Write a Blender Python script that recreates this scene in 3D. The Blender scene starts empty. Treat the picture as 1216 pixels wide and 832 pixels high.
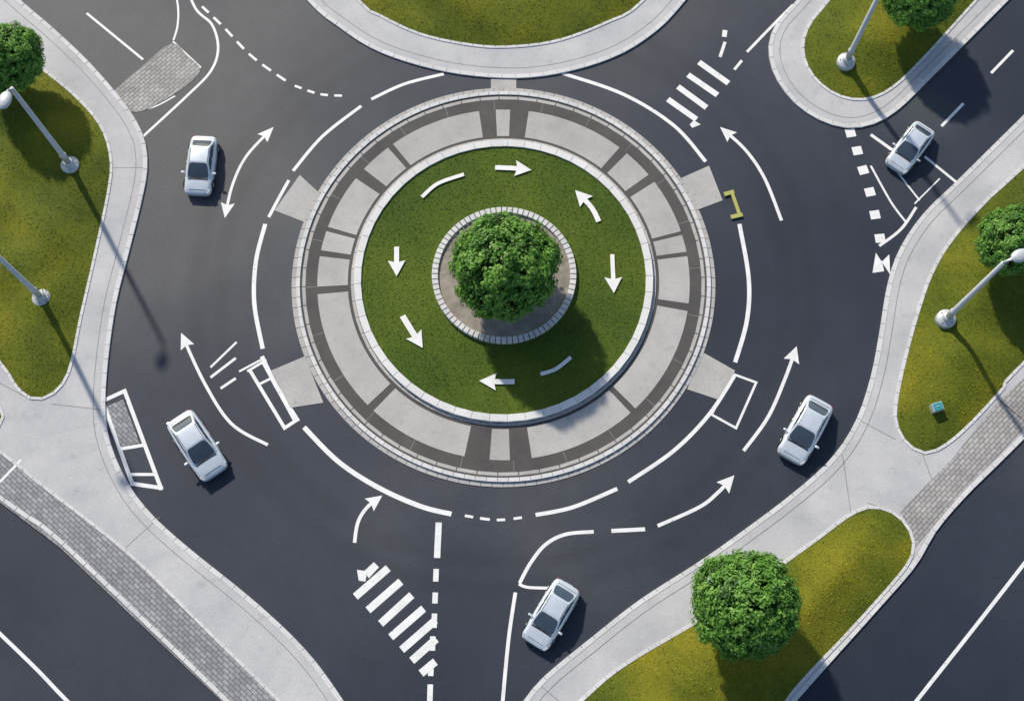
import bpy, bmesh, math, random
import numpy as np
from mathutils import Vector, Matrix
from mathutils.geometry import tessellate_polygon, delaunay_2d_cdt
random.seed(4); rng=np.random.default_rng(7)
S=bpy.context.scene
# ---------------------------------------------------------------- survey
# plan positions are measured on the flat ground and expressed in metres
TILT=math.radians(17.0); F=1518.0; D=95.0
CT,ST=math.cos(TILT),math.sin(TILT); CY,CH=-D*ST,D*CT
def g(px,py,z=0.0):
    u=(px-608)/F; v=(416-py)/F
    dy=v*CT+ST; dz=v*ST-CT
    k=(CH-z)/(-dz)
    return (u*k, CY+dy*k)
def P(pts,z=0.0): return [g(a,b,z) for a,b in pts]
# ---------------------------------------------------------------- materials
def mat(name,rough=0.8,metal=0.0):
    m=bpy.data.materials.new(name); m.use_nodes=True
    b=m.node_tree.nodes["Principled BSDF"]
    b.inputs["Roughness"].default_value=rough; b.inputs["Metallic"].default_value=metal
    return m,m.node_tree,b
def N(nt,t,**k):
    n=nt.nodes.new(t)
    for a,b in k.items():
        if a in n.inputs: n.inputs[a].default_value=b
        else: setattr(n,a,b)
    return n
def noise(nt,co,scale,detail=4,rough=.6):
    n=N(nt,"ShaderNodeTexNoise"); n.inputs["Scale"].default_value=scale
    n.inputs["Detail"].default_value=detail; n.inputs["Roughness"].default_value=rough
    nt.links.new(co,n.inputs["Vector"]); return n.outputs["Fac"]
def ramp(nt,fac,stops):
    r=N(nt,"ShaderNodeValToRGB"); e=r.color_ramp.elements
    while len(e)<len(stops): e.new(0.5)
    for i,(p,c) in enumerate(stops):
        e[i].position=p; e[i].color=(c[0],c[1],c[2],1) if hasattr(c,'__len__') else (c,c,c,1)
    nt.links.new(fac,r.inputs["Fac"]); return r.outputs["Color"]
def mix(nt,a,b,fac,mode='MIX'):
    m=N(nt,"ShaderNodeMix"); m.data_type='RGBA'; m.blend_type=mode
    for s,i in ((fac,0),(a,6),(b,7)):
        if hasattr(s,'links'): nt.links.new(s,m.inputs[i])
        elif i==0: m.inputs[0].default_value=s
        else: m.inputs[i].default_value=(s[0],s[1],s[2],1)
    return m.outputs[2]
def objco(nt):
    return N(nt,"ShaderNodeTexCoord").outputs["Object"]
def bump(nt,b,h,strength=.3,dist=.02):
    n=N(nt,"ShaderNodeBump"); n.inputs["Strength"].default_value=strength; n.inputs["Distance"].default_value=dist
    nt.links.new(h,n.inputs["Height"]); nt.links.new(n.outputs["Normal"],b.inputs["Normal"])
def tint(nt):
    a=N(nt,"ShaderNodeAttribute"); a.attribute_name="tint"; return a.outputs["Fac"]
def shade_trend(nt,co,scale,det,gx,gy):
    # noise plus a linear trend: broad soft shade painted into the colour, lighter north-west
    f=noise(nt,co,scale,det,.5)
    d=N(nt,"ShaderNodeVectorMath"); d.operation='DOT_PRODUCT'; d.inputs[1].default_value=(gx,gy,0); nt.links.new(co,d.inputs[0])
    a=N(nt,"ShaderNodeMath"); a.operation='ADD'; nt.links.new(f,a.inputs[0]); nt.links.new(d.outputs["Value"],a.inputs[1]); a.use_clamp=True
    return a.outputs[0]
def asphalt():
    m,nt,b=mat("asphalt",.62); co=objco(nt)
    big=ramp(nt,shade_trend(nt,co,.035,3,-.0026,.0034),[(.34,(.011,.018,.036)),(.52,(.025,.033,.052)),(.70,(.064,.069,.080))])
    med=ramp(nt,noise(nt,co,.5,6,.7),[(.3,.86),(.7,1.12)])
    fine=ramp(nt,noise(nt,co,9,3,.7),[(.3,.74),(.7,1.28)])
    c=mix(nt,mix(nt,big,med,1,'MULTIPLY'),fine,1,'MULTIPLY')
    # tyre polished arcs round the island
    sp=N(nt,"ShaderNodeVectorMath"); sp.operation='DISTANCE'; sp.inputs[1].default_value=(-.64,5.72,0); nt.links.new(co,sp.inputs[0])
    wv=N(nt,"ShaderNodeMath"); wv.operation='ABSOLUTE'
    s1=N(nt,"ShaderNodeMath"); s1.operation='SUBTRACT'; s1.inputs[1].default_value=22.3; nt.links.new(sp.outputs["Value"],s1.inputs[0]); nt.links.new(s1.outputs[0],wv.inputs[0])
    s2=N(nt,"ShaderNodeMath"); s2.operation='SUBTRACT'; s2.inputs[1].default_value=.95; nt.links.new(wv.outputs[0],s2.inputs[0])
    s3=N(nt,"ShaderNodeMath"); s3.operation='ABSOLUTE'; nt.links.new(s2.outputs[0],s3.inputs[0])
    s4=N(nt,"ShaderNodeMath"); s4.operation='MULTIPLY'; s4.inputs[1].default_value=.8; s4.use_clamp=True; nt.links.new(s3.outputs[0],s4.inputs[0])
    c=mix(nt,c,ramp(nt,s4.outputs[0],[(.0,.84),(.8,1.0)]),1,'MULTIPLY')
    nt.links.new(c,b.inputs["Base Color"]); bump(nt,b,noise(nt,co,14,3),.5,.02); return m
def paint(name,col,wear=.5):
    m,nt,b=mat(name,.6); co=objco(nt)
    f=noise(nt,co,3.2,8,.75)
    w=ramp(nt,f,[(.32,1),(.32+.12*wear,0)])
    base=ramp(nt,noise(nt,co,1.2,3),[(.3,[x*.84 for x in col]),(.7,col)])
    c=mix(nt,base,(.12,.12,.135),w); nt.links.new(c,b.inputs["Base Color"]); bump(nt,b,f,.2,.01); return m
def concrete(name,c0,c1,fine=8,sc=.35):
    m,nt,b=mat(name,.85); co=objco(nt)
    a=ramp(nt,noise(nt,co,sc,5,.65),[(.3,c0),(.7,c1)])
    f=ramp(nt,noise(nt,co,fine,3,.7),[(.3,.88),(.7,1.09)])
    c=mix(nt,a,f,1,'MULTIPLY')
    st=ramp(nt,noise(nt,co,.9,7,.75),[(.30,.82),(.44,1.0)])
    c=mix(nt,c,st,1,'MULTIPLY')
    t=N(nt,"ShaderNodeMath"); t.operation='ADD'; t.inputs[1].default_value=1.0
    nt.links.new(tint(nt),t.inputs[0])
    c=mix(nt,c,t.outputs[0],1,'MULTIPLY')
    nt.links.new(c,b.inputs["Base Color"]); bump(nt,b,noise(nt,co,fine*1.5,3),.35,.015); return m
def bricks(name,ang,c0,c1,mort):
    m,nt,b=mat(name,.85); co=objco(nt)
    mp=N(nt,"ShaderNodeMapping"); mp.inputs["Rotation"].default_value=(0,0,ang)
    nt.links.new(co,mp.inputs["Vector"])
    t=N(nt,"ShaderNodeTexBrick"); t.inputs["Scale"].default_value=1.0
    t.inputs["Brick Width"].default_value=.55; t.inputs["Row Height"].default_value=.28
    t.inputs["Mortar Size"].default_value=.028; t.inputs["Bias"].default_value=0
    t.inputs["Color1"].default_value=(*c0,1); t.inputs["Color2"].default_value=(*c1,1); t.inputs["Mortar"].default_value=(*mort,1)
    nt.links.new(mp.outputs[0],t.inputs["Vector"])
    f=ramp(nt,noise(nt,co,.5,5,.65),[(.3,.8),(.7,1.15)])
    c=mix(nt,t.outputs["Color"],f,1,'MULTIPLY')
    nt.links.new(c,b.inputs["Base Color"]); 
    inv=N(nt,"ShaderNodeMath"); inv.operation='SUBTRACT'; inv.inputs[0].default_value=1; nt.links.new(t.outputs["Fac"],inv.inputs[1])
    bump(nt,b,inv.outputs[0],.6,.02); return m
def grassmat(name,soil=False,cols=((.050,.085,.008),(.125,.150,.010),(.26,.235,.016))):
    m,nt,b=mat(name,.75); co=objco(nt)
    a=ramp(nt,noise(nt,co,.12,4,.55),[(.3,cols[0]),(.5,cols[1]),(.72,cols[2])])
    f=ramp(nt,noise(nt,co,5,6,.8),[(.3,.68),(.7,1.28)])
    c=mix(nt,a,f,1,'MULTIPLY')
    t=N(nt,"ShaderNodeMath"); t.operation='ADD'; t.inputs[1].default_value=.95 if soil else 1.0
    nt.links.new(tint(nt),t.inputs[0]); c=mix(nt,c,t.outputs[0],1,'MULTIPLY')
    nt.links.new(c,b.inputs["Base Color"])
    b.inputs["Specular IOR Level"].default_value=.2
    if soil: bump(nt,b,noise(nt,co,5,6,.8),.8,.08)
    return m
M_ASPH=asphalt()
M_WHITE=paint("road_paint_white",(.86,.87,.88),.6)
M_PAVE=concrete("pavement_concrete",(.42,.43,.455),(.57,.575,.585),8,.22)
M_KERB=concrete("kerb_stone",(.58,.59,.60),(.70,.70,.71))
M_JOINT=concrete("joint_grey",(.20,.20,.205),(.28,.28,.28))
M_APRON=concrete("apron_dark_concrete",(.066,.064,.064),(.10,.096,.092))
M_SLAB=concrete("apron_slab_concrete",(.39,.385,.38),(.50,.49,.48))
M_WKERB=concrete("white_kerb",(.64,.65,.66),(.76,.76,.76))
M_GRAV=concrete("gravel",(.19,.17,.145),(.37,.335,.29),16,1.2)
M_BR1=bricks("brick_paving_left",math.radians(41),(.25,.26,.28),(.36,.37,.39),(.14,.14,.15))
M_BR2=bricks("brick_paving_right",math.radians(-45),(.34,.33,.32),(.44,.43,.42),(.18,.18,.18))
M_TURF=grassmat("turf",True); M_BLADE=grassmat("grass_blade")
CC=((.050,.092,.012),(.080,.13,.014),(.125,.170,.018))
M_TURF2=grassmat("turf_short",True,CC); M_BLADE2=grassmat("grass_blade_short",False,CC)
def plain(name,c,r=.5,metal=0,coat=0):
    m,nt,b=mat(name,r,metal); co=objco(nt)
    f=ramp(nt,noise(nt,co,1.7,4),[(.3,[x*.9 for x in c]),(.7,[min(1,x*1.05) for x in c])])
    nt.links.new(f,b.inputs["Base Color"]); b.inputs["Coat Weight"].default_value=coat
    b.inputs["Coat Roughness"].default_value=.06
    return m
M_YEL=plain("yellow_marker",(.42,.42,.12),.6)
M_CAR=plain("car_paint_silver",(.70,.77,.84),.30,.3,1.0)
M_GLASS=plain("car_glass",(.05,.075,.105),.06,0,1.0)
M_TYRE=plain("tyre_rubber",(.02,.02,.02),.85)
M_RIM=plain("wheel_rim",(.5,.5,.52),.3,.9)
M_TRIM=plain("black_trim",(.015,.015,.017),.5)
M_RED=plain("tail_light",(.22,.012,.012),.2,0,1)
M_LIGHT=plain("head_light",(.75,.78,.8),.1,.3,1)
M_STEEL=plain("painted_steel",(.55,.58,.61),.45,.2)
M_LAMPG=plain("lamp_glass",(.75,.76,.75),.2)
M_BARK=plain("bark",(.09,.065,.045),.9)
M_TEAL=plain("teal_cover",(.04,.30,.34),.4)
def leafmat():
    m,nt,b=mat("leaf",.45)
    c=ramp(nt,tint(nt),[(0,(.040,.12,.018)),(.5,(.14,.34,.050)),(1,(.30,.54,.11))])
    nt.links.new(c,b.inputs["Base Color"]); b.inputs["Specular IOR Level"].default_value=.35
    tr=N(nt,"ShaderNodeBsdfTranslucent"); nt.links.new(c,tr.inputs["Color"])
    mx=N(nt,"ShaderNodeMixShader"); mx.inputs[0].default_value=.40
    nt.links.new(b.outputs[0],mx.inputs[1]); nt.links.new(tr.outputs[0],mx.inputs[2])
    nt.links.new(mx.outputs[0],nt.nodes["Material Output"].inputs["Surface"]); return m
M_LEAF=leafmat()
# ---------------------------------------------------------------- helpers
def mesh_obj(name,verts,faces,m,parent=None,tints=None,smooth=False):
    me=bpy.data.meshes.new(name); me.from_pydata([tuple(v) for v in verts],[],faces); 
    if tints is not None:
        a=me.attributes.new("tint",'FLOAT','POINT'); a.data.foreach_set("value",np.asarray(tints,dtype=np.float32))
    if m: me.materials.append(m)
    bm=bmesh.new(); bm.from_mesh(me); bmesh.ops.recalc_face_normals(bm,faces=bm.faces) if len(faces)<60000 else None
    bm.to_mesh(me); bm.free()
    if smooth: me.polygons.foreach_set("use_smooth",[True]*len(me.polygons))
    o=bpy.data.objects.new(name,me); S.collection.objects.link(o)
    if parent: o.parent=parent
    return o
def empty(name,loc=(0,0,0),rz=0):
    e=bpy.data.objects.new(name,None); S.collection.objects.link(e); e.location=loc; e.rotation_euler=(0,0,rz); e.empty_display_size=.5; return e
def smooth_path(pts,n=8,closed=False):
    pts=[Vector(p) for p in pts]
    if len(pts)<3: return [tuple(p) for p in pts]
    out=[]; L=len(pts); rngi=range(L if closed else L-1)
    for i in rngi:
        if closed: p0,p1,p2,p3=pts[i-1],pts[i],pts[(i+1)%L],pts[(i+2)%L]
        else: p0,p1,p2,p3=pts[max(i-1,0)],pts[i],pts[i+1],pts[min(i+2,L-1)]
        for k in range(n):
            t=k/n
            out.append(tuple(.5*((2*p1)+(p2-p0)*t+(2*p0-5*p1+4*p2-p3)*t*t+(3*p1-p0-3*p2+p3)*t**3)))
    if not closed: out.append(tuple(pts[-1]))
    return out
def offset(path,d,closed=False):
    out=[];L=len(path)
    for i in range(L):
        a=Vector(path[i-1] if (i>0 or closed) else path[0]); b=Vector(path[(i+1)%L] if (i<L-1 or closed) else path[-1])
        t=(b-a).normalized(); out.append((path[i][0]-t.y*d,path[i][1]+t.x*d))
    return out
def ribbon(path,w,z,closed=False):
    a=offset(path,w/2,closed); b=offset(path,-w/2,closed); L=len(path)
    v=[(p[0],p[1],z) for p in a]+[(p[0],p[1],z) for p in b]
    f=[(i,(i+1)%L,L+(i+1)%L,L+i) for i in range(L if closed else L-1)]
    return v,f
def merge(parts):
    V=[];Fc=[]
    for v,f in parts:
        o=len(V); V+=list(v); Fc+=[tuple(i+o for i in q) for q in f]
    return V,Fc
def resample(path,step,closed=False):
    p=[Vector(q) for q in path]
    if closed: p.append(p[0])
    d=[0]
    for i in range(1,len(p)): d.append(d[-1]+(p[i]-p[i-1]).length)
    n=max(1,round(d[-1]/step)); out=[]; j=0
    for k in range(n+(0 if closed else 1)):
        s=d[-1]*k/n
        while j<len(d)-2 and d[j+1]<s: j+=1
        t=(s-d[j])/max(1e-9,d[j+1]-d[j]); out.append(tuple(p[j].lerp(p[j+1],min(1,t))))
    return out
def kerb(name,path,w,z0,z1,m,step=1.1,gap=.022,closed=False,parent=None):
    q=resample(path,step,closed); a=offset(q,w/2,closed); b=offset(q,-w/2,closed); V=[];Fc=[];T=[]
    L=len(q)
    for i in range(L if closed else L-1):
        j=(i+1)%L; dd=(Vector(q[j])-Vector(q[i])).length; e=gap/2/max(dd,.01)
        A,B,C,E=[Vector(x) for x in (a[i],a[j],b[j],b[i])]
        A2,B2,C2,E2=A.lerp(B,e),B.lerp(A,e),C.lerp(E,e),E.lerp(C,e); ctr=(A2+B2+C2+E2)/4
        dz=random.uniform(-.003,.003); o=len(V)
        for z in (z0,z1-.03+dz): V+=[(p.x,p.y,z) for p in (A2,B2,C2,E2)]
        V+=[(*(p.lerp(ctr,.05)),z1+dz) for p in (A2,B2,C2,E2)]
        for r in (0,4):
            for k in range(4): Fc.append((o+r+k,o+r+(k+1)%4,o+r+4+(k+1)%4,o+r+4+k))
        Fc.append((o+8,o+9,o+10,o+11)); T+=[random.uniform(-.06,.05)]*12
    return mesh_obj(name,V,Fc,m,parent,T)
def slab(name,poly,z0,z1,m,parent=None,sides=True):
    tri=tessellate_polygon([[Vector((p[0],p[1],0)) for p in poly]]); L=len(poly)
    V=[(p[0],p[1],z1) for p in poly]; Fc=[tuple(t) for t in tri]
    if sides:
        V+=[(p[0],p[1],z0) for p in poly]; Fc+=[(i,(i+1)%L,L+(i+1)%L,L+i) for i in range(L)]
    o=mesh_obj(name,V,Fc,m,parent)
    me=o.data
    bm=bmesh.new(); bm.from_mesh(me)
    for f in bm.faces:
        if abs(f.normal.z)>.9 and f.normal.z<0: f.normal_flip()
    bm.to_mesh(me); bm.free(); return o
# ---------------------------------------------------------------- lawns
def seg_dist(P0,poly):
    A=np.array(poly); B=np.roll(A,-1,0); out=np.full(len(P0),1e9)
    for a,b in zip(A,B):
        ab=b-a; t=np.clip(((P0-a)@ab)/max(1e-9,ab@ab),0,1); d=np.hypot(*(P0-(a+t[:,None]*ab)).T); out=np.minimum(out,d)
    return out
def inside(P0,poly):
    A=np.array(poly); x,y=P0.T; c=np.zeros(len(P0),bool)
    for (x1,y1),(x2,y2) in zip(A,np.roll(A,-1,0)):
        if y1==y2: continue
        c^=((y1>y)!=(y2>y))&(x<(x2-x1)*(y-y1)/(y2-y1)+x1)
    return c
def undul(P0,ph):
    x,y=P0.T
    wx=x+1.6*np.sin(y*.31+ph)+.5*np.sin(y*.9+x*.4); wy=y+1.3*np.sin(x*.27+ph*2)
    return .5*np.sin(wx*.45+wy*.6+ph)+.3*np.sin(wx*.95-wy*.5+2*ph)+.2*np.sin(wy*1.5+wx*.6+ph*3)
def lawn(name,poly,z0,bulge,und,ph,dens=42,step=.7,holes=None,mt=None,mb=None):
    poly=resample(poly,.7,True); A=np.array(poly)
    lo,hi=A.min(0),A.max(0)
    gx,gy=np.meshgrid(np.arange(lo[0],hi[0],step),np.arange(lo[1],hi[1],step)); G=np.c_[gx.ravel(),gy.ravel()]
    G=G+rng.uniform(-.12,.12,G.shape); G=G[inside(G,poly)]; G=G[seg_dist(G,poly)>.35]
    def H(Q):
        # ground swells only upwards from the kerb level, so it never dips under the paving
        d=seg_dist(Q,poly); return z0+bulge*(1-np.exp(-d/1.4))+und*(undul(Q,ph)+1.0)*np.clip(d/3.5,0,1), d
    allp=[Vector(p) for p in poly]+[Vector(p) for p in G]
    n=len(poly)
    vs,es,fs,_,_,_=delaunay_2d_cdt(allp,[(i,(i+1)%n) for i in range(n)],[],1,1e-5)
    Q=np.array([tuple(v) for v in vs]); z,_=H(Q)
    F2=[]
    for f in fs:
        a,b,c=[vs[i] for i in f[:3]]
        F2.append(tuple(f) if (b-a).cross(c-a)>0 else tuple(reversed(f)))
    o=mesh_obj(name,np.c_[Q,z],F2,mt or M_TURF,None,np.zeros(len(Q)),True)
    area=(hi-lo).prod(); K=rng.uniform(lo,hi,(int(area*dens),2)); K=K[inside(K,poly)]
    K=K[np.abs(K[:,0])<48]; K=K[(K[:,1]<38)&(K[:,1]>-32)]
    if holes:
        for cx,cy,r in holes: K=K[np.hypot(K[:,0]-cx,K[:,1]-cy)>r]
    z,_=H(K); n=len(K); th=rng.uniform(0,6.283,n); w=rng.uniform(.025,.05,n); h=rng.uniform(.04,.10,n)
    ln=rng.uniform(-.12,.12,(n,2)); dx=np.c_[np.cos(th),np.sin(th)]*w[:,None]
    V=np.empty((n*3,3)); V[0::3]=np.c_[K-dx,z-.01]; V[1::3]=np.c_[K+dx,z-.01]; V[2::3]=np.c_[K+ln,z+h]
    me=bpy.data.meshes.new("grass_blades"); me.vertices.add(n*3); me.vertices.foreach_set("co",V.ravel())
    me.loops.add(n*3); me.loops.foreach_set("vertex_index",np.arange(n*3)); me.polygons.add(n)
    me.polygons.foreach_set("loop_start",np.arange(n)*3); me.polygons.foreach_set("loop_total",np.full(n,3)); me.update()
    a=me.attributes.new("tint",'FLOAT','POINT'); a.data.foreach_set("value",np.repeat(rng.uniform(-.05,.8,n),3).astype(np.float32))
    me.materials.append(mb or M_BLADE); b=bpy.data.objects.new("grass_blades",me); S.collection.objects.link(b); b.parent=o
    return o
# ---------------------------------------------------------------- ground
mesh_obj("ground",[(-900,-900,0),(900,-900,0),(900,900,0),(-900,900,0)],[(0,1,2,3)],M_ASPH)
A_out=[(-300,-290),(-120,-125),(20,0),(62,36),(108,80),(150,130),(169,165),(173,200),(166,240),(151,300),(136,360),(126,430),(123,490),(130,530),(150,575),(178,612),(222,652),(300,715),(360,772),(405,832),(490,965)]
A_in=[(410,972),(270,832),(75,645),(0,590),(-300,370)]
B_out=[(265,-120),(365,-2),(402,30),(450,60),(520,82),(590,91),(652,88),(720,70),(770,42),(812,0),(905,-120)]
C_out=[(1055,-120),(950,0),(925,28),(915,55),(921,88),(945,122),(982,145),(1020,150),(1060,133),(1110,85),(1195,0),(1315,-120)]
D_out=[(1516,-155),(1300,58),(1216,140),(1140,215),(1098,256),(1070,298),(1056,340),(1046,400),(1036,450),(1018,502),(988,547),(940,590),(880,635),(830,670),(760,715),(700,762),(650,803),(625,832),(530,965)]
D_in=[(820,975),(940,834),(1040,722),(1085,670),(1110,628),(1150,582),(1216,517),(1516,215)]
Z=.12
def pavement(out,inn):
    o=smooth_path(P(out)); i=smooth_path(P(inn)) if len(inn)>2 else P(inn)
    slab("pavement",o+i,0,Z,M_PAVE)
    kerb("kerb",o,.34,0,Z+.025,M_KERB)
    if len(inn)>2: kerb("kerb",i,.30,0,Z+.025,M_KERB)
    return o,i
oa,ia=pavement(A_out,A_in); ob,_=pavement(B_out,[]); oc,_=pavement(C_out,[]); od,id_=pavement(D_out,D_in)
jn=[0]
def joint(path,w=.06,m=None,name="pavement_joint",z=None):
    jn[0]+=1; v,f=ribbon(path,w,(Z+.004+.001*(jn[0]%5)) if z is None else z); return mesh_obj(name,v,f,m or M_JOINT)
joint(offset(resample(oa,1),-.72),.05); joint(offset(resample(ob,1),.72),.05); joint(offset(resample(oc,1),.72),.05)
joint(offset(resample(od,1),.72),.05)
for a,b in [((150,650),(190,614)),((62,480),(124,487)),((1063,522),(1022,500)),((1068,612),(1030,597)),((1010,610),(1000,540)),((173,200),(133,200)),((640,812),(668,836)),((0,455),(40,476)),((1095,540),(1110,580)),((1180,470),(1216,500))]:
    joint(P([a,b]),.05)
# brick strips
br1=[(-300,312),(0,536),(45,572),(152,656),(240,742),(332,832),(450,950)]
br1b=[(405,962),(264,832),(72,650),(0,596),(-300,376)]
slab("brick_paving",smooth_path(P(br1))+P(br1b),Z,Z+.008,M_BR1,sides=False)
kerb("kerb",smooth_path(P(br1)),.2,Z,Z+.02,M_KERB,1.0)
br2=[(1516,150),(1216,448),(1180,482),(1130,545),(1068,608),(1078,624),(1086,650)]
br2b=[(1105,628),(1146,580),(1212,514),(1500,225)]
slab("brick_paving",P(br2)+P(br2b),Z,Z+.008,M_BR2,sides=False)
joint(P([(0,573),(26,546)]),.2,M_WHITE,"edge_marking",Z+.016)
# lawns outlines
LA=[(-300,-215),(-80,-35),(0,38),(45,78),(90,115),(120,150),(132,187),(130,225),(112,310),(96,380),(86,430),(76,455),(60,470),(40,474),(20,460),(0,430),(-120,290),(-300,130)]
LA2=[(-300,240),(-60,440),(-12,470),(4,490),(-2,508),(-30,496),(-300,300)]
LB=[(340,-110),(425,0),(452,20),(500,42),(555,54),(600,57),(660,50),(720,28),(765,0),(850,-110)]
LC=[(1080,-115),(985,0),(961,30),(953,55),(958,80),(975,102),(1002,117),(1032,118),(1062,103),(1100,66),(1160,0),(1265,-115)]
LD=[(1500,-60),(1216,198),(1170,240),(1130,285),(1106,325),(1090,370),(1076,420),(1065,470),(1063,500),(1074,524),(1096,538),(1120,530),(1150,505),(1190,462),(1216,430),(1480,170)]
LE=[(600,920),(690,832),(740,790),(830,736),(900,690),(970,640),(1008,612),(1035,602),(1065,612),(1083,638),(1080,665),(1050,703),(1000,758),(940,822),(850,935)]
ph=0
for L in (LA,LA2,LB,LC,LD,LE):
    ph+=1.3; pa=smooth_path(P(L),8,True)
    lawn("lawn",pa,Z+.006,.16,.46,ph,36)
    kerb("lawn_kerb",pa,.22,Z,Z+.06,M_KERB,.9,.02,True)
# ---------------------------------------------------------------- roundabout
CX,CYY=-.64,5.72
def pol(r,a): a=math.radians(a); return (CX+r*math.cos(a),CYY+r*math.sin(a))
def circ(r,n=160): return [pol(r,360*i/n) for i in range(n)]
rb=empty("traffic_roundabout")
slab("apron",circ(15.5),0,.12,M_APRON,rb)
kerb("apron_kerb",circ(15.5),.30,0,.20,M_KERB,.8,.02,True,rb)
kerb("gutter_ring",circ(15.84),.34,0,.05,M_SLAB,.8,.02,True,rb)
kerb("inner_kerb_edging",circ(15.08),.26,.1,.13,M_SLAB,1.5,.02,True,rb)
for a0,a1 in [(88,92.6),(50,82),(37,47),(15.5,34),(8.5,14.2),(-8.5,7),(-46.5,-11),(-81.5,-48.5),(-94,-88),(-132.5,-101.5),(-174.5,-135),(-187,-177),(-195.5,-189),(-215.5,-197),(-230,-219.5),(-262,-232)]:
    n=max(2,int((a1-a0)/1.5)); po=[pol(14.05,a0+(a1-a0)*i/n) for i in range(n+1)]+[pol(11.75,a1-(a1-a0)*i/n) for i in range(n+1)]
    o=slab("paving_slab",po,.1,.138,M_SLAB,rb)
    t=random.uniform(-.08,.08); at=o.data.attributes.new("tint",'FLOAT','POINT'); at.data.foreach_set("value",[t]*len(o.data.vertices))
parts=[]
for i,a in enumerate(range(0,360,15)):
    v,f=ribbon([pol(14.1,a+3),pol(14.94,a+3)],.04,.126); parts.append((v,f))
mesh_obj("apron_joints",*merge(parts),M_JOINT,rb)
kerb("white_inner_kerb",circ(11.0),.55,.1,.50,M_WKERB,1.3,.015,True,rb)
kerb("inner_kerb_step",circ(11.42),.22,.1,.2,M_SLAB,1.3,.015,True,rb)
CL=lawn("lawn",circ(10.76),.36,.05,.01,.4,55,holes=[(CX+.05,CYY+.05,5.35)],mt=M_TURF2,mb=M_BLADE2)
pl=empty("round_planter",(CX+.05,CYY+.05,0))
def ring_blocks(name,r,w,z0,z1,m,step,parent,gap=.05):
    n=96; q=[(r*math.cos(2*math.pi*i/n),r*math.sin(2*math.pi*i/n)) for i in range(n)]
    return kerb(name,q,w,z0,z1,m,step,gap,True,parent)
ring_blocks("coping_blocks",5.2,.46,.2,.82,M_KERB,.42,pl,.07)
n=96; slab("planter_wall",[(5.1*math.cos(2*math.pi*i/n),5.1*math.sin(2*math.pi*i/n)) for i in range(n)],.2,.55,M_JOINT,pl)
V=[(0,0,.72)];Fc=[]
for k in range(1,14):
    for i in range(72):
        r=k/13*5.02;a=i/72*6.2832; V.append((r*math.cos(a),r*math.sin(a),.60+.12*(1-(k/13)**2)+random.uniform(-.015,.015)))
for i in range(72):
    Fc.append((0,1+i,1+(i+1)%72))
    for k in range(12): a=1+k*72; Fc.append((a+i,a+72+i,a+72+(i+1)%72,a+(i+1)%72))
mesh_obj("gravel_bed",V,Fc,M_GRAV,pl)
for q in [[(356,208),(380,230),(362,264),(326,250)],[(808,212),(842,197),(858,238),(826,250)],[(384,478),(345,484),(322,440),(362,423)],[(816,462),(834,418),(873,440),(852,474)],[(583,94),(613,94),(613,106),(583,106)]]:
    q=P(q); slab("paving_tile",q,0,.03,M_SLAB)
slab("cobbled_island",smooth_path(P([(133,112),(170,78),(204,52),(222,66),(238,84),(216,106),(190,122),(165,133),(142,128)]),4,True),0,.03,M_BR2)
slab("cobbled_island",P([(127,482),(146,474),(166,526),(143,530)]),0,.012,M_BR1,sides=False)
# ---------------------------------------------------------------- markings
PX=.0635; mk=[0]
def zz(): mk[0]+=1; return .005+.0012*(mk[0]%9)
def line(pts,w=3.6,z=None):
    p=smooth_path(P(pts),8); return ribbon(p,w*PX,zz() if z is None else z)
def sharp(pts,w):
    out=[]
    for a,b in zip(pts[:-1],pts[1:]):
        a,b=Vector(g(*a)),Vector(g(*b)); t=(b-a).normalized()*w*PX*.5; out.append(ribbon([tuple(a-t),tuple(b+t)],w*PX,zz()))
    return out
def group(name,items,m=None): return mesh_obj(name,*merge(items),m or M_WHITE)
def arcdash(pts,n,duty=.6,w=3.2):
    p=resample(smooth_path(P(pts),10),.1); L=len(p); out=[]
    for k in range(n):
        a=int(L*k/n); b=int(L*(k+duty)/n)
        if b-a>1: out.append(ribbon(p[a:b+1],w*PX,zz()))
    return out
group("lane_marking",[line(p,w) for p,w in [
 ([(527,88),(480,100),(441,118)],4),([(429,126),(383,162),(348,203)],4),([(343,214),(333,232),(319,258)],4),
 ([(315,266),(304,310),(302,360),(312,414)],5),([(311,423),(328,458),(354,500)],5),([(361,507),(402,548),(450,579),(500,601),(536,610)],5.5),
 ([(636,611),(680,602),(733,580)],4.5),([(746,572),(800,535),(842,492),(872,446)],4.5),([(873,430),(887,380),(889,330),(878,266)],5),([(838,192),(800,149),(740,112),(667,87)],4.5)]]
 +arcdash([(552,612),(590,617),(628,613)],4,.55,3))
group("lane_marking",[line([(103,16),(170,71)],3),line([(203,-30),(211,5),(211,30),(206,48)],2.5),sharp([(206,50),(238,80)],2.2)[0],line([(216,-30),(232,10),(252,30),(259,58),(250,85),(222,114),(170,162)],3.2),line([(146,132),(180,128),(208,114)],2)]
 +arcdash([(240,8),(265,32),(300,68),(345,100)],7,.6,3.2)+arcdash([(350,102),(380,112),(412,114)],4,.55,3.2))
group("lane_marking",[line([(521,620),(519,662)],7)]+[line([(a,b),(a-.6,c)],6) for a,b,c in [(518,675,690),(517,703,716),(516,728,745),(514,755,772),(512,785,802),(511,812,832),(510,850,868)]])
group("lane_marking",[line([(705,631),(672,634),(648,646),(630,668),(617,692)],4),line([(616,693),(628,697),(662,698)],3.2),line([(726,630),(766,628)],4.5),line([(612,703),(604,758),(597,832),(592,900)],4)])
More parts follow.
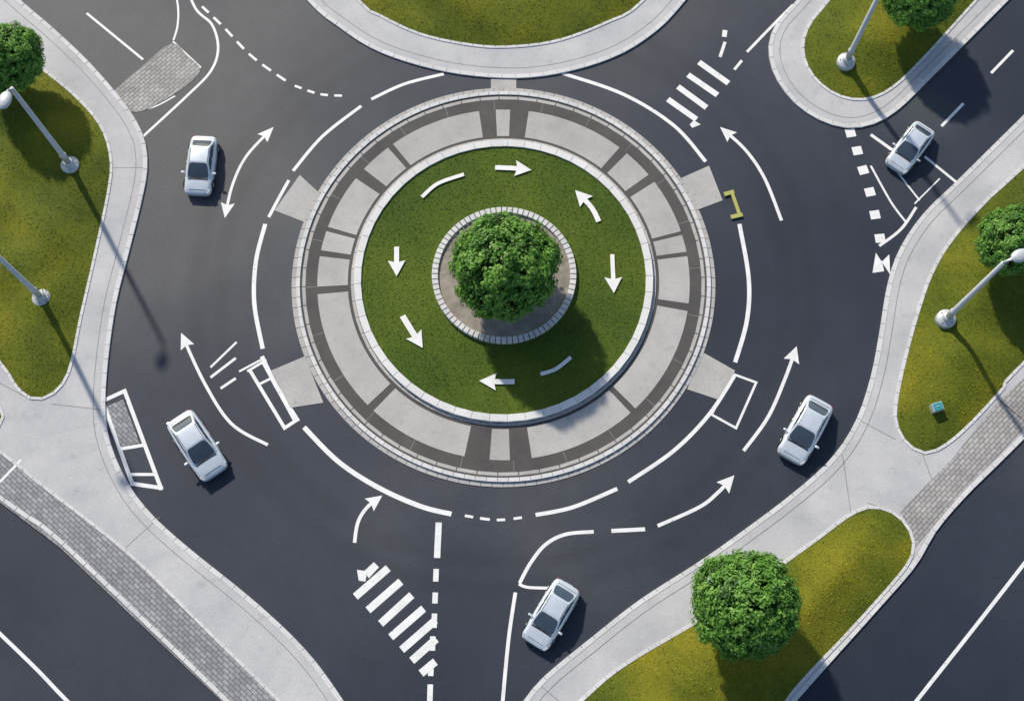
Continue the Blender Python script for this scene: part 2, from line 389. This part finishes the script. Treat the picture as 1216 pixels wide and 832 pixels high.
group("lane_marking",[line(p,w) for p,w in [([(942,6),(916,32),(887,62)],3.5),([(881,72),(872,83)],3.5),([(861,36),(860,44)],6),([(861,50),(855,68)],4),
 ([(1118,150),(1144,123)],3.5),([(1177,87),(1203,60)],3.5),([(1034,160),(1062,180)],4),([(1098,186),(1140,220)],3.2),([(1116,212),(1086,242)],1.8),([(1034,197),(1058,240),(1076,264)],2.6),([(1088,246),(1070,272),(1044,292)],3.4),([(1066,205),(1092,238)],2.2)]])
def quad(c,w,h,ang=0):
    a=math.radians(ang); x,y=g(*c); w*=PX;h*=PX; z=zz()
    return [(x+dx*math.cos(a)-dy*math.sin(a),y+dx*math.sin(a)+dy*math.cos(a),z) for dx,dy in ((-w/2,-h/2),(w/2,-h/2),(w/2,h/2),(-w/2,h/2))],[(0,1,2,3)]
group("give_way_marking",[quad(c,12,11,a) for c,a in [((1010,158),10),((1018,179),10),((1025,202),15),((1033,228),12),((1039,255),8),((1045,283),5)]])
def tri(pts):
    z=zz(); return [(*g(a,b),z) for a,b in pts],[tuple(range(len(pts)))]
group("give_way_marking",[tri([(1040,300),(1047,311),(1036,324)]),tri([(1047,311),(1056,302),(1057,326)]),tri([(1036,324),(1047,309),(1050,322)])])
group("zebra_crossing",[line([a,b],8.5) for a,b in [((422,708),(461,674)),((437,724),(476,690)),((452,740),(489,706)),((464,756),(503,722)),((477,771),(517,736)),((489,784),(518,758)),((500,799),(517,785))]]+[tri([(424,676),(436,678),(434,690),(426,689)]),tri([(432,678),(444,667),(450,673),(438,686)])])
group("zebra_crossing",[line([a,b],7.5) for a,b in [((830,74),(865,99)),((817,89),(852,113)),((805,103),(839,128)),((793,118),(827,142))]]+[tri([(819,148),(824,143),(832,148),(822,152)])])
group("bay_marking",sharp([(122,476),(148,464),(191,579),(157,574),(122,476)],4.5)+[line([(141,533),(172,528)],4),line([(152,563),(184,563)],3.5)])
group("bay_marking",sharp([(313,432),(350,500)],3)+sharp([(350,500),(338,508),(297,440)],4)+sharp([(295,440),(315,428)],3)+[line([(308,456),(324,448)],3),line([(284,441),(312,426)],2.5),line([(250,436),(281,406)],2.6),line([(250,448),(280,425)],3.2),line([(262,461),(280,449)],3.2)])
group("bay_marking",sharp([(868,443),(898,454),(874,508),(845,492),(869,444)],2.8))
o=mesh_obj("lane_divider_marker",*merge(sharp([(862,231),(869,229)],5)+sharp([(869,230),(878,256)],4)+sharp([(879,256),(870,258)],5)),M_YEL)
for v in o.data.vertices: v.co.z+=.1
sm=o.modifiers.new("s",'SOLIDIFY'); sm.thickness=.12; sm.offset=0
group("lane_marking",[line([(-300,470),(0,752),(80,832),(220,975)],4)]); group("lane_marking",[line([(1500,300),(1216,669),(1088,832),(980,970)],4)])
def arrow(name,pts,w=3.6,hl=18,hw=17,both=False,z=None,thick=0):
    p=resample(smooth_path(P(pts,z or 0),10),.12); hl*=PX;hw*=PX; z=zz() if z is None else z
    nn=int(hl*.8/.12); parts=[]
    def head(tip,back):
        t=(Vector(tip)-Vector(back)).normalized(); nrm=Vector((-t.y,t.x)); b=Vector(tip)-t*hl; zh=z+(.0006 if not thick else 0.002)
        q=[Vector(tip),b+nrm*hw/2,b+t*hl*.15,b-nrm*hw/2]; return [(*c,zh) for c in q],[(0,1,2),(0,2,3)]
    body=p[(nn if both else 0):len(p)-nn]
    parts.append(ribbon(body,w*PX,z)); parts.append(head(p[-1],p[-1-nn]))
    if both: parts.append(head(p[0],p[nn]))
    o=mesh_obj(name,*merge(parts),M_WHITE)
    if thick: sm=o.modifiers.new("s",'SOLIDIFY'); sm.thickness=thick; sm.offset=0
    return o
arrow("road_arrow",[(267,259),(276,220),(293,185),(325,151)],3.4,20,17,True)
arrow("road_arrow",[(318,528),(275,503),(243,455),(215,395)],3.6,20,17)
arrow("road_arrow",[(421,644),(425,620),(436,602),(454,588)],4,18,18)
arrow("road_arrow",[(781,624),(830,602),(852,585),(872,564)],4,20,19)
arrow("road_arrow",[(883,535),(912,495),(932,450),(946,411)],4,20,19)
arrow("road_arrow",[(928,262),(908,212),(885,178),(855,151)],4,20,18)
zl=.50
for pts,w,b in [([(588,199),(612,200),(631,202)],6,0),([(711,263),(702,246),(683,226)],6,0),([(727,302),(729,348)],5,0),([(611,453),(590,453),(569,452)],6,0),([(478,375),(489,393),(502,413)],7,0),([(471,293),(471,328)],6,0)]:
    arrow("lawn_arrow",pts,w,20,21,False,zl,.05)
for pts in ([(501,234),(520,218),(551,207)],[(642,444),(660,438),(678,424)]):
    v,f=ribbon(smooth_path(P(pts,zl),8),4.5*PX,zl); o=mesh_obj("lawn_marking",v,f,M_WHITE); sm=o.modifiers.new("s",'SOLIDIFY'); sm.thickness=.05; sm.offset=0
def boxm(name,sx,sy,sz,loc,m,parent,bev=.02,rot=(0,0,0)):
    bm=bmesh.new(); bmesh.ops.create_cube(bm,size=1); bmesh.ops.scale(bm,vec=(sx,sy,sz),verts=bm.verts)
    if bev: bmesh.ops.bevel(bm,geom=bm.edges[:],offset=min(bev,sx*.4,sy*.4,sz*.4),segments=2,affect='EDGES',profile=.5)
    me=bpy.data.meshes.new(name); bm.to_mesh(me); bm.free(); me.materials.append(m)
    o=bpy.data.objects.new(name,me); S.collection.objects.link(o); o.parent=parent; o.location=loc; o.rotation_euler=rot; return o
c=g(1113,483,.8); u=empty("utility_cover",(c[0],c[1],.82),.3)
boxm("frame",.8,.62,1.1,(0,0,-.42),M_STEEL,u); boxm("lid",.7,.54,.06,(0,0,.15),M_TEAL,u); boxm("handle",.3,.06,.05,(0,0,.2),M_STEEL,u)
# ---------------------------------------------------------------- tubes
def tube(name,pts,rad,m,parent,seg=12):
    V=[];Fc=[]; pts=[Vector(p) for p in pts]
    for i,p in enumerate(pts):
        t=(pts[min(i+1,len(pts)-1)]-pts[max(i-1,0)]).normalized()
        up=Vector((1,0,0)) if abs(t.x)<.8 else Vector((0,1,0)); a=t.cross(up).normalized(); b=t.cross(a)
        for k in range(seg):
            th=2*math.pi*k/seg; V.append(p+rad[i]*(math.cos(th)*a+math.sin(th)*b))
    for i in range(len(pts)-1):
        for k in range(seg): Fc.append((i*seg+k,i*seg+(k+1)%seg,(i+1)*seg+(k+1)%seg,(i+1)*seg+k))
    Fc.append(tuple(range(seg))); Fc.append(tuple(range((len(pts)-1)*seg,len(pts)*seg)))
    return mesh_obj(name,V,Fc,m,parent,None,True)
# ---------------------------------------------------------------- trees
def crown_mesh(R,seed):
    r=np.random.default_rng(seed); nc=640
    i=np.arange(nc)+.5; ph=np.arccos(1-2*i/nc); th=math.pi*(1+5**.5)*i
    d=np.c_[np.cos(th)*np.sin(ph),np.sin(th)*np.sin(ph),np.cos(ph)]+r.normal(0,.06,(nc,3)); d/=np.linalg.norm(d,axis=1)[:,None]
    lump=.03*np.sin(d[:,0]*5+seed)+.03*np.sin(d[:,1]*6+d[:,2]*4+seed*2)+.03*np.sin(d[:,0]*9-d[:,1]*7)
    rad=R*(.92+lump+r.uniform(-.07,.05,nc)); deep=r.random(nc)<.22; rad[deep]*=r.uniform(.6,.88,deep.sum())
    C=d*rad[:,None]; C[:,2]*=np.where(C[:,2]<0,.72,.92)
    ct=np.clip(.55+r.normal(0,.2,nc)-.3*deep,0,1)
    nl=50; n=nc*nl; cc=np.repeat(C,nl,0); dd=np.repeat(d,nl,0)
    off=r.normal(0,1,(n,3)); off/=np.linalg.norm(off,axis=1)[:,None]; off*=(r.random(n)**.5*.48)[:,None]
    p=cc+off
    nrm=dd*1.2+off*1.6+np.array([-.25,.45,.5])*.6+r.normal(0,.42,(n,3)); nrm/=np.linalg.norm(nrm,axis=1)[:,None]
    t=np.cross(nrm,r.normal(0,1,(n,3))); t/=np.linalg.norm(t,axis=1)[:,None]; b=np.cross(nrm,t)
    L=r.uniform(.11,.20,n)[:,None]; W=L*.52
    V=np.empty((n*4,3)); V[0::4]=p-t*L*.9; V[1::4]=p+b*W+nrm*L*.15; V[2::4]=p+t*L; V[3::4]=p-b*W+nrm*L*.15
    me=bpy.data.meshes.new("leaves"); me.vertices.add(n*4); me.vertices.foreach_set("co",V.ravel())
    li=(np.arange(n)[:,None]*4+np.array([0,1,2,0,2,3])).ravel()
    me.loops.add(n*6); me.loops.foreach_set("vertex_index",li); me.polygons.add(n*2)
    me.polygons.foreach_set("loop_start",np.arange(n*2)*3); me.polygons.foreach_set("loop_total",np.full(n*2,3)); me.update()
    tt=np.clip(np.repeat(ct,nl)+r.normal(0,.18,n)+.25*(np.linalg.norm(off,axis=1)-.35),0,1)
    a=me.attributes.new("tint",'FLOAT','POINT'); a.data.foreach_set("value",np.repeat(tt,4).astype(np.float32))
    me.materials.append(M_LEAF); return me
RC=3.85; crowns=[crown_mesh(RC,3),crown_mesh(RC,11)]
def tree(cpx,diam_px,zc,k,rot,base_z=.3):
    x,y=g(cpx[0],cpx[1],zc); depth=(y-CY)*ST+(CH-zc)*CT; R=diam_px/2/F*depth; s=R/(RC*1.04)
    e=empty("broadleaf_tree",(x,y,base_z),0)
    o=bpy.data.objects.new("leaves",crowns[k]); S.collection.objects.link(o); o.parent=e; o.location=(0,0,zc-base_z); o.scale=(s,s,s); o.rotation_euler=(0,0,rot)
    h=zc-base_z
    tube("trunk",[(0,0,-.3),(0,0,.1),(.04,.02,h*.4),(-.03,.05,h*.8),(0,0,h+R*.4)],[.42*s,.30*s,.24*s,.19*s,.07*s],M_BARK,e)
    rr=random.Random(k+int(rot*10))
    for j in range(9):
        a=j*.7+rr.random(); z0=h*(.35+.06*j); el=rr.uniform(.2,.9); Lr=R*rr.uniform(.65,.85)
        p1=Vector((math.cos(a)*math.cos(el),math.sin(a)*math.cos(el),math.sin(el)))*Lr
        tube("limb",[(0,0,z0),(p1.x*.45,p1.y*.45,z0+p1.z*.35),(p1.x,p1.y,z0+p1.z*.8)],[.13*s,.09*s,.03*s],M_BARK,e,8)
    return e
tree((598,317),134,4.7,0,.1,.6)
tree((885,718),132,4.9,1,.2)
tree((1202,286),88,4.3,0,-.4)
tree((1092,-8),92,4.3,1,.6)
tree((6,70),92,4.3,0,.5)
# ---------------------------------------------------------------- lamps
def lathe(name,prof,m,parent,loc=(0,0,0),seg=28):
    V=[];Fc=[]
    for r,z in prof:
        for k in range(seg): a=2*math.pi*k/seg; V.append((r*math.cos(a),r*math.sin(a),z))
    for i in range(len(prof)-1):
        for k in range(seg): Fc.append((i*seg+k,i*seg+(k+1)%seg,(i+1)*seg+(k+1)%seg,(i+1)*seg+k))
    Fc.append(tuple(range(seg))); Fc.append(tuple(range((len(prof)-1)*seg,len(prof)*seg)))
    o=mesh_obj(name,V,Fc,m,parent,None,True); o.location=loc; return o
def lamp(px,H=12.3,arm=0.0,z0=.62):
    x,y=g(px[0],px[1],z0+.3); e=empty("street_lamp",(x,y,z0),arm)
    lathe("base",[(.74,-.6),(.72,.12),(.66,.2),(.42,.26),(.38,.34),(.36,.62),(.30,.68)],M_STEEL,e)
    for k in range(4):
        a=k*math.pi/2+.4; lathe("anchor_bolt_%d"%(k+1),[(.05,.2),(.05,.30),(.02,.32)],M_RIM,e,(.54*math.cos(a),.54*math.sin(a),0),8)
    lathe("pole",[(.24,.5),(.24,1.6),(.27,1.62),(.27,1.75),(.21,1.8),(.15,H)],M_STEEL,e)
    tube("arm",[(0,0,H-.5),(.05,0,H),(.35,0,H+.35),(.9,0,H+.42)],[.13,.12,.10,.08],M_STEEL,e)
    h=lathe("lamp_head",[(.05,.16),(.30,.13),(.44,.02),(.46,-.06),(.40,-.12)],M_STEEL,e,(1.1,0,H+.42)); h.scale=(1.5,1,1)
    h=lathe("diffuser",[(.36,-.10),(.30,-.2),(.1,-.25)],M_LAMPG,e,(1.1,0,H+.42)); h.scale=(1.5,1,1)
lamp((82,194),12.1,math.radians(-100)); lamp((48,352),12.1,math.radians(150)); lamp((1006,71),12.1,math.radians(60)); lamp((1125,377),11.6,math.radians(20))
# ---------------------------------------------------------------- cars
def car(p_rear,p_front,sc):
    a=Vector(g(*p_rear,.7)); b=Vector(g(*p_front,.7)); c=(a+b)/2; d=b-a
    e=empty("car",(c.x,c.y,0),math.atan2(d.y,d.x)); e.scale=(sc,sc*1.05,sc)
    st=[(-2.30,.70,.66),(-2.22,.86,.84),(-1.95,.95,.93),(-1.3,.99,.97),(-.4,1.0,.96),(.5,1.0,.95),(1.1,.985,.91),(1.7,.97,.83),(2.08,.93,.74),(2.25,.80,.64),(2.31,.62,.56)]
    V=[];Fc=[]
    prof=lambda w,z:[(0,z+.035),(.5*w,z+.03),(.80*w,z+.01),(.86*w,z-.03),(1.0*w,z-.16),(1.01*w,.42),(.96*w,.24),(.80*w,.19),(0,.18)]
    K=16
    for x,w,z in st:
        pr=prof(w,z); ring=[(x,y,zz_) for y,zz_ in pr]+[(x,-y,zz_) for y,zz_ in reversed(pr[1:-1])]; V+=ring
    for i in range(len(st)-1):
        for k in range(K): Fc.append((i*K+k,i*K+(k+1)%K,(i+1)*K+(k+1)%K,(i+1)*K+k))
    Fc.append(tuple(range(K))); Fc.append(tuple(range((len(st)-1)*K,len(st)*K)))
    o=mesh_obj("body",V,Fc,M_CAR,e,None,True); s=o.modifiers.new("s",'SUBSURF'); s.levels=2; s.render_levels=2
    zb,zt=.88,1.46
    Bq=[(1.26,.85),(1.26,-.85),(-1.95,-.83),(-1.95,.83)]; Tq=[(.14,.70),(.14,-.70),(-1.10,-.68),(-1.10,.68)]
    bm=bmesh.new(); vb=[bm.verts.new((x,y,zb)) for x,y in Bq]; vt=[bm.verts.new((x,y,zt)) for x,y in Tq]
    tc=bm.verts.new((-.45,0,zt+.05))
    bm.faces.new(vb[::-1])
    for k in range(4): bm.faces.new((vb[k],vb[(k+1)%4],vt[(k+1)%4],vt[k])); bm.faces.new((vt[k],vt[(k+1)%4],tc))
    bmesh.ops.recalc_face_normals(bm,faces=bm.faces)
    bmesh.ops.bevel(bm,geom=[q for q in bm.edges if not (tc in q.verts)],offset=.10,segments=4,affect='EDGES',profile=.6)
    me=bpy.data.meshes.new("cabin"); bm.to_mesh(me); bm.free(); me.materials.append(M_CAR)
    me.polygons.foreach_set("use_smooth",[True]*len(me.polygons)); o=bpy.data.objects.new("cabin",me); S.collection.objects.link(o); o.parent=e
    def panel(name,q,u0,u1,v0,v1,push=.014,m=M_GLASS):
        q=[Vector(x) for x in q]; nn=(q[1]-q[0]).cross(q[3]-q[0]).normalized(); mid=sum(q,Vector())/4
        if (mid-Vector((-.4,0,.9))).dot(nn)<0: nn=-nn
        def at(u,v): return q[0].lerp(q[1],u).lerp(q[3].lerp(q[2],u),v)+nn*(push+.03*math.sin(math.pi*u)*math.sin(math.pi*v)*(1 if len(name)>9 else .3))
        nu,nv=6,4; VV=[];FF=[]
        for j in range(nv+1):
            for i in range(nu+1):
                uu,vv=i/nu,j/nv
                if vv in(0,1) and uu in (0,1): uu=abs(uu-.035); vv=abs(vv-.05)
                VV.append(at(u0+(u1-u0)*uu,v0+(v1-v0)*vv))
        for j in range(nv):
            for i in range(nu): k=j*(nu+1)+i; FF.append((k,k+1,k+nu+2,k+nu+1))
        return mesh_obj(name,VV,FF,m,e,None,True)
    b3=[(x,y,zb) for x,y in Bq]; t3=[(x,y,zt) for x,y in Tq]
    panel("windscreen",[b3[0],b3[1],t3[1],t3[0]],.06,.94,.08,.95)
    panel("rear_window",[b3[2],b3[3],t3[3],t3[2]],.08,.92,.18,.94)
    for nm,(i,j) in (("side_l",(0,3)),("side_r",(1,2))):
        q=[b3[i],b3[j],t3[j],t3[i]]
        panel(nm+"_1",q,.12,.46,.20,.90); panel(nm+"_2",q,.49,.80,.20,.90); panel(nm+"_3",q,.82,.91,.26,.80)
    for x in (-1.42,1.42):
        for y in (-1,1):
            w=lathe("wheel",[(.20,-.11),(.33,-.10),(.35,-.05),(.35,.05),(.33,.10),(.20,.11)],M_TYRE,e,(x,y*.90,.35)); w.rotation_euler=(math.pi/2,0,0)
            w=lathe("rim",[(.05,-.02),(.21,-.01),(.22,.02),(.05,.03)],M_RIM,e,(x,y*1.012,.35)); w.rotation_euler=(math.pi/2,0,0)
            w=lathe("wheel_arch",[(.38,-.01),(.41,-.01),(.41,.01),(.38,.01)],M_TRIM,e,(x,y*1.005,.36)); w.rotation_euler=(math.pi/2,0,0)
    for y in (-1,1):
        boxm("mirror",.16,.26,.13,(.78,y*1.09,.98),M_CAR,e,.05)
        boxm("headlight",.34,.30,.10,(2.06,y*.72,.675),M_LIGHT,e,.045,(0,.28,-y*.5))
        boxm("taillight",.10,.30,.10,(-2.22,y*.68,.72),M_RED,e,.04,(0,-.3,y*.35))
        boxm("door_handle",.16,.03,.03,(-.15,y*1.0,.80),M_RIM,e,.01); boxm("door_handle",.16,.03,.03,(-1.0,y*1.0,.80),M_RIM,e,.01)
        boxm("door_seam",.012,.03,.5,(.02,y*.985,.62),M_TRIM,e,0)
        boxm("wiper",.03,.62,.02,(1.17,y*.34,.965),M_TRIM,e,.008,(0,0,y*.12))
        boxm("roof_rail",1.1,.03,.03,(-.45,y*.62,zt+.015),M_TRIM,e,.01)
    boxm("cowl",.10,1.40,.03,(1.25,0,.925),M_TRIM,e,.01)
    boxm("grille",.06,.9,.16,(2.27,0,.46),M_TRIM,e,.02); boxm("number_plate",.03,.5,.11,(-2.30,0,.55),M_LIGHT,e,.01)
    boxm("bonnet_seam_front",.012,1.1,.02,(2.02,0,.792),M_TRIM,e,0)
    boxm("boot_seam",.012,1.25,.02,(-1.97,0,.955),M_TRIM,e,0)
    return e
car((243,163),(234,229),1.06)
car((209,490),(259,567),1.14)
car((976,474),(937,546),1.11)
car((676,693),(633,765),1.06)
car((1103,146),(1060,203),.98)
# ---------------------------------------------------------------- light
w=bpy.data.worlds.new("World"); S.world=w; w.use_nodes=True; nt=w.node_tree
EL=math.radians(38); dv=Vector((.50,-.87,0)).normalized(); d=Vector((dv.x*math.cos(EL),dv.y*math.cos(EL),-math.sin(EL)))
sk=nt.nodes.new("ShaderNodeTexSky"); sk.sky_type='NISHITA'; sk.sun_disc=False; sk.sun_elevation=EL; sk.sun_rotation=math.atan2(-dv.x,-dv.y)
nt.links.new(sk.outputs[0],nt.nodes["Background"].inputs[0]); nt.nodes["Background"].inputs[1].default_value=.125
su=bpy.data.lights.new("sun","SUN"); su.energy=4.4; su.angle=math.radians(1.8); su.color=(1,.91,.76)
so=bpy.data.objects.new("sun",su); S.collection.objects.link(so); so.rotation_euler=d.to_track_quat('-Z','Y').to_euler(); so.location=(-30,60,70)
S.view_settings.view_transform='Standard'; S.view_settings.look='None'; S.view_settings.exposure=0
cam=bpy.data.cameras.new("camera"); co=bpy.data.objects.new("camera",cam); S.collection.objects.link(co)
cam.sensor_width=36; cam.lens=36*F/1216; cam.clip_end=3000; cam.clip_start=.5
co.location=(0,CY,CH); co.rotation_euler=(TILT,0,0); S.camera=co
